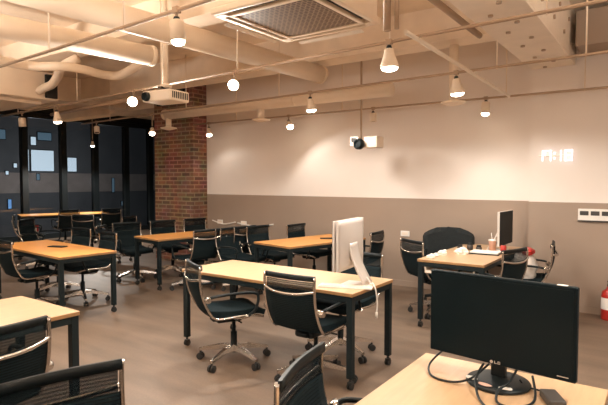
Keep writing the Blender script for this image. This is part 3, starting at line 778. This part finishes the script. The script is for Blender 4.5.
# ------------------------------------------------------------------ things on the right desk
def put(o, label, cat, group=None): return tag(o, label, cat, group)
cup = empty('paper_cup', (-1.66, 6.22, .73), 0, 'pink paper cup with a straw beside the black screen', 'cup')
MB().lathe([(.034, 0), (.045, .12), (.047, .122), (.043, .118), (.034, .006)], seg=20).build('cup_body', M['pink'], cup)
MB().lathe([(.048, .118), (.048, .128), (.03, .134)], seg=20).build('lid', M['white'], cup)
MB().tube([(0, 0, .10), (-.015, 0, .21)], .004, 8).build('straw', M['white'], cup)
rc = empty('red_can', (-1.50, 6.08, .73), 0, 'small red can at the foot of the black screen', 'can')
MB().lathe([(.028, 0), (.033, .006), (.033, .082), (.027, .09)], seg=20).build('can_body', M['red'], rc)
MB().lathe([(.027, .09), (.029, .093), (.02, .091)], seg=20).build('can_top', M['chrome'], rc)
lp = empty('notebook_stack', (-1.66, 5.92, .73), math.radians(4), 'thin white papers on a black folder on the right desk', 'papers')
MB().box((-.17, -.12, 0), (.17, .12, .012), .002).build('folder', M['plastic'], lp)
MB().box((-.15, -.105, .012), (.155, .115, .026), .002).build('paper_sheets', M['paper'], lp)
def crumple(loc, r, label, seed):
    rr = random.Random(seed); t = bmesh.new(); bmesh.ops.create_icosphere(t, subdivisions=3, radius=r)
    ph = [rr.uniform(0, 6) for _ in range(6)]
    for v in t.verts:
        n = v.co.normalized()
        k = 1+.18*math.sin(5*n.x+ph[0])+.15*math.sin(6*n.y+ph[1])+.12*math.sin(9*n.z+ph[2])+.08*math.sin(13*n.x*n.y+ph[3])
        v.co = Vector((v.co.x*k*1.2, v.co.y*k, max(v.co.z*k*.8, -r*.5)+r*.5))
    return tag(MB().merge(t).build('crumpled_paper', M['paper'], None, loc), label, 'paper', 'white crumpled papers on the right desk')
crumple((-2.03, 5.22, .73), .035, 'white crumpled paper at the near left corner of the right desk', 1)
crumple((-2.02, 5.55, .73), .04, 'white crumpled paper along the left side of the right desk', 2)
crumple((-1.86, 5.72, .73), .06, 'largest white crumpled paper in the middle of the right desk', 3)
crumple((-2.04, 5.38, .73), .028, 'small white crumpled paper between the other two on the left side of the right desk', 4)
for k, (x, y, h) in enumerate(((-1.98, 6.02, .05), (-1.90, 6.14, .065), (-1.80, 6.16, .045))):
    g = empty('small_jar', (x, y, .73), 0, ('dark squat jar, first from the left behind the white papers', 'taller dark jar, middle of the three behind the white papers', 'lowest dark jar, nearest the pink cup')[k], 'jar', 'dark jars on the right desk')
    MB().lathe([(.028, 0), (.035, .008), (.035, h*.8), (.024, h)], seg=18).build('jar_body', M['grey'], g)
    MB().lathe([(.026, h), (.026, h+.014), (.016, h+.017)], seg=18).build('lid', M['plastic'], g)
# shelf tray under the right desk
tag(MB().box((-.26, -.14, 0), (.26, .14, .03), .006).box((-.26, -.14, .03), (-.25, .14, .07)).box((.25, -.14, .03), (.26, .14, .07)).build('under_desk_tray', M['white_trim'], None, (-1.80, 5.26, .585)), 'pale tray under the near end of the right desk', 'tray')
tag(MB().box((-.09, -.16, 0), (.09, .16, .012)).tube([(-.09, 0, .01), (-.09, 0, .018)], .1, 8).build('hanging_bag', M['cloth'], None, (-2.0, 5.38, .50)), 'white bag under the left side of the right desk', 'bag') if False else None

# white clothing bundled on the right-hand chair, with a red garment on top
def bundle(name, loc, size, m, label, seed, rz=0):
    rr = random.Random(seed); t = bmesh.new(); bmesh.ops.create_icosphere(t, subdivisions=4, radius=1)
    ph = [rr.uniform(0, 6) for _ in range(6)]
    for v in t.verts:
        n = v.co.normalized()
        k = 1+.07*math.sin(4*n.x+3*n.z+ph[0])+.06*math.sin(7*n.y-4*n.z+ph[1])+.045*math.sin(11*n.z+5*n.x+ph[2])+.03*math.sin(17*n.x+9*n.y+ph[3])
        z = n.z*k
        v.co = Vector((n.x*k*size[0], n.y*k*size[1], (max(z, -.72)+.72)*size[2]))
    for f in t.faces: f.smooth = True
    return tag(MB().merge(t).build(name, M[m], None, loc, (0, 0, rz)), label, 'clothing')
bundle('white_hoodie', (-1.27, 6.07, .465), (.135, .175, .165), 'cloth', 'white hoodie bundled on the seat of the chair by the right wall', 3, .2)
bundle('red_scarf', (-1.24, 6.08, .735), (.07, .11, .045), 'red', 'red scarf bunched on the white hoodie', 5, .3)
# red and white bag by the far window desk
bg = empty('tote_bag', (-11.0, 5.45, 0), 0, 'small red and white bag on a stool at far left', 'bag')
MB().box((-.12, -.16, .40), (.12, .16, .62), .03).build('bag_body', M['red'], bg)
MB().box((.11, -.08, .46), (.125, .1, .56), .004).build('white_patch', M['paper'], bg)
MB().tube([(0, -.09, .6), (0, -.08, .72), (0, .08, .72), (0, .09, .6)], .008, 8, 5).build('handles', M['red'], bg)
st = empty('stool', (-11.0, 5.45, 0), 0, 'dark stool under the red and white bag at far left', 'stool')
MB().lathe([(.16, .36), (.17, .37), (.17, .39), (.16, .40)], seg=20).build('seat', M['black'], st)
for k in range(4):
    a = PI/4+k*PI/2
    MB().tube([(.11*math.cos(a), .11*math.sin(a), .37), (.16*math.cos(a), .16*math.sin(a), 0)], .012, 8).build('leg', M['black'], st)

# ------------------------------------------------------------------ world and view
w = bpy.data.worlds.new('night'); S.world = w; w.use_nodes = True
bg_ = w.node_tree.nodes['Background']
bg_.inputs['Color'].default_value = (.075, .085, .10, 1); bg_.inputs['Strength'].default_value = .35
S.view_settings.view_transform = 'Standard'; S.view_settings.look = 'None'
S.view_settings.gamma = 1; S.view_settings.use_curve_mapping = False
S.view_settings.exposure = -0.17
S.cycles.use_denoising = True
S.cycles.max_bounces = 8; S.cycles.diffuse_bounces = 5; S.cycles.transparent_max_bounces = 16
S.cycles.sample_clamp_indirect = 4
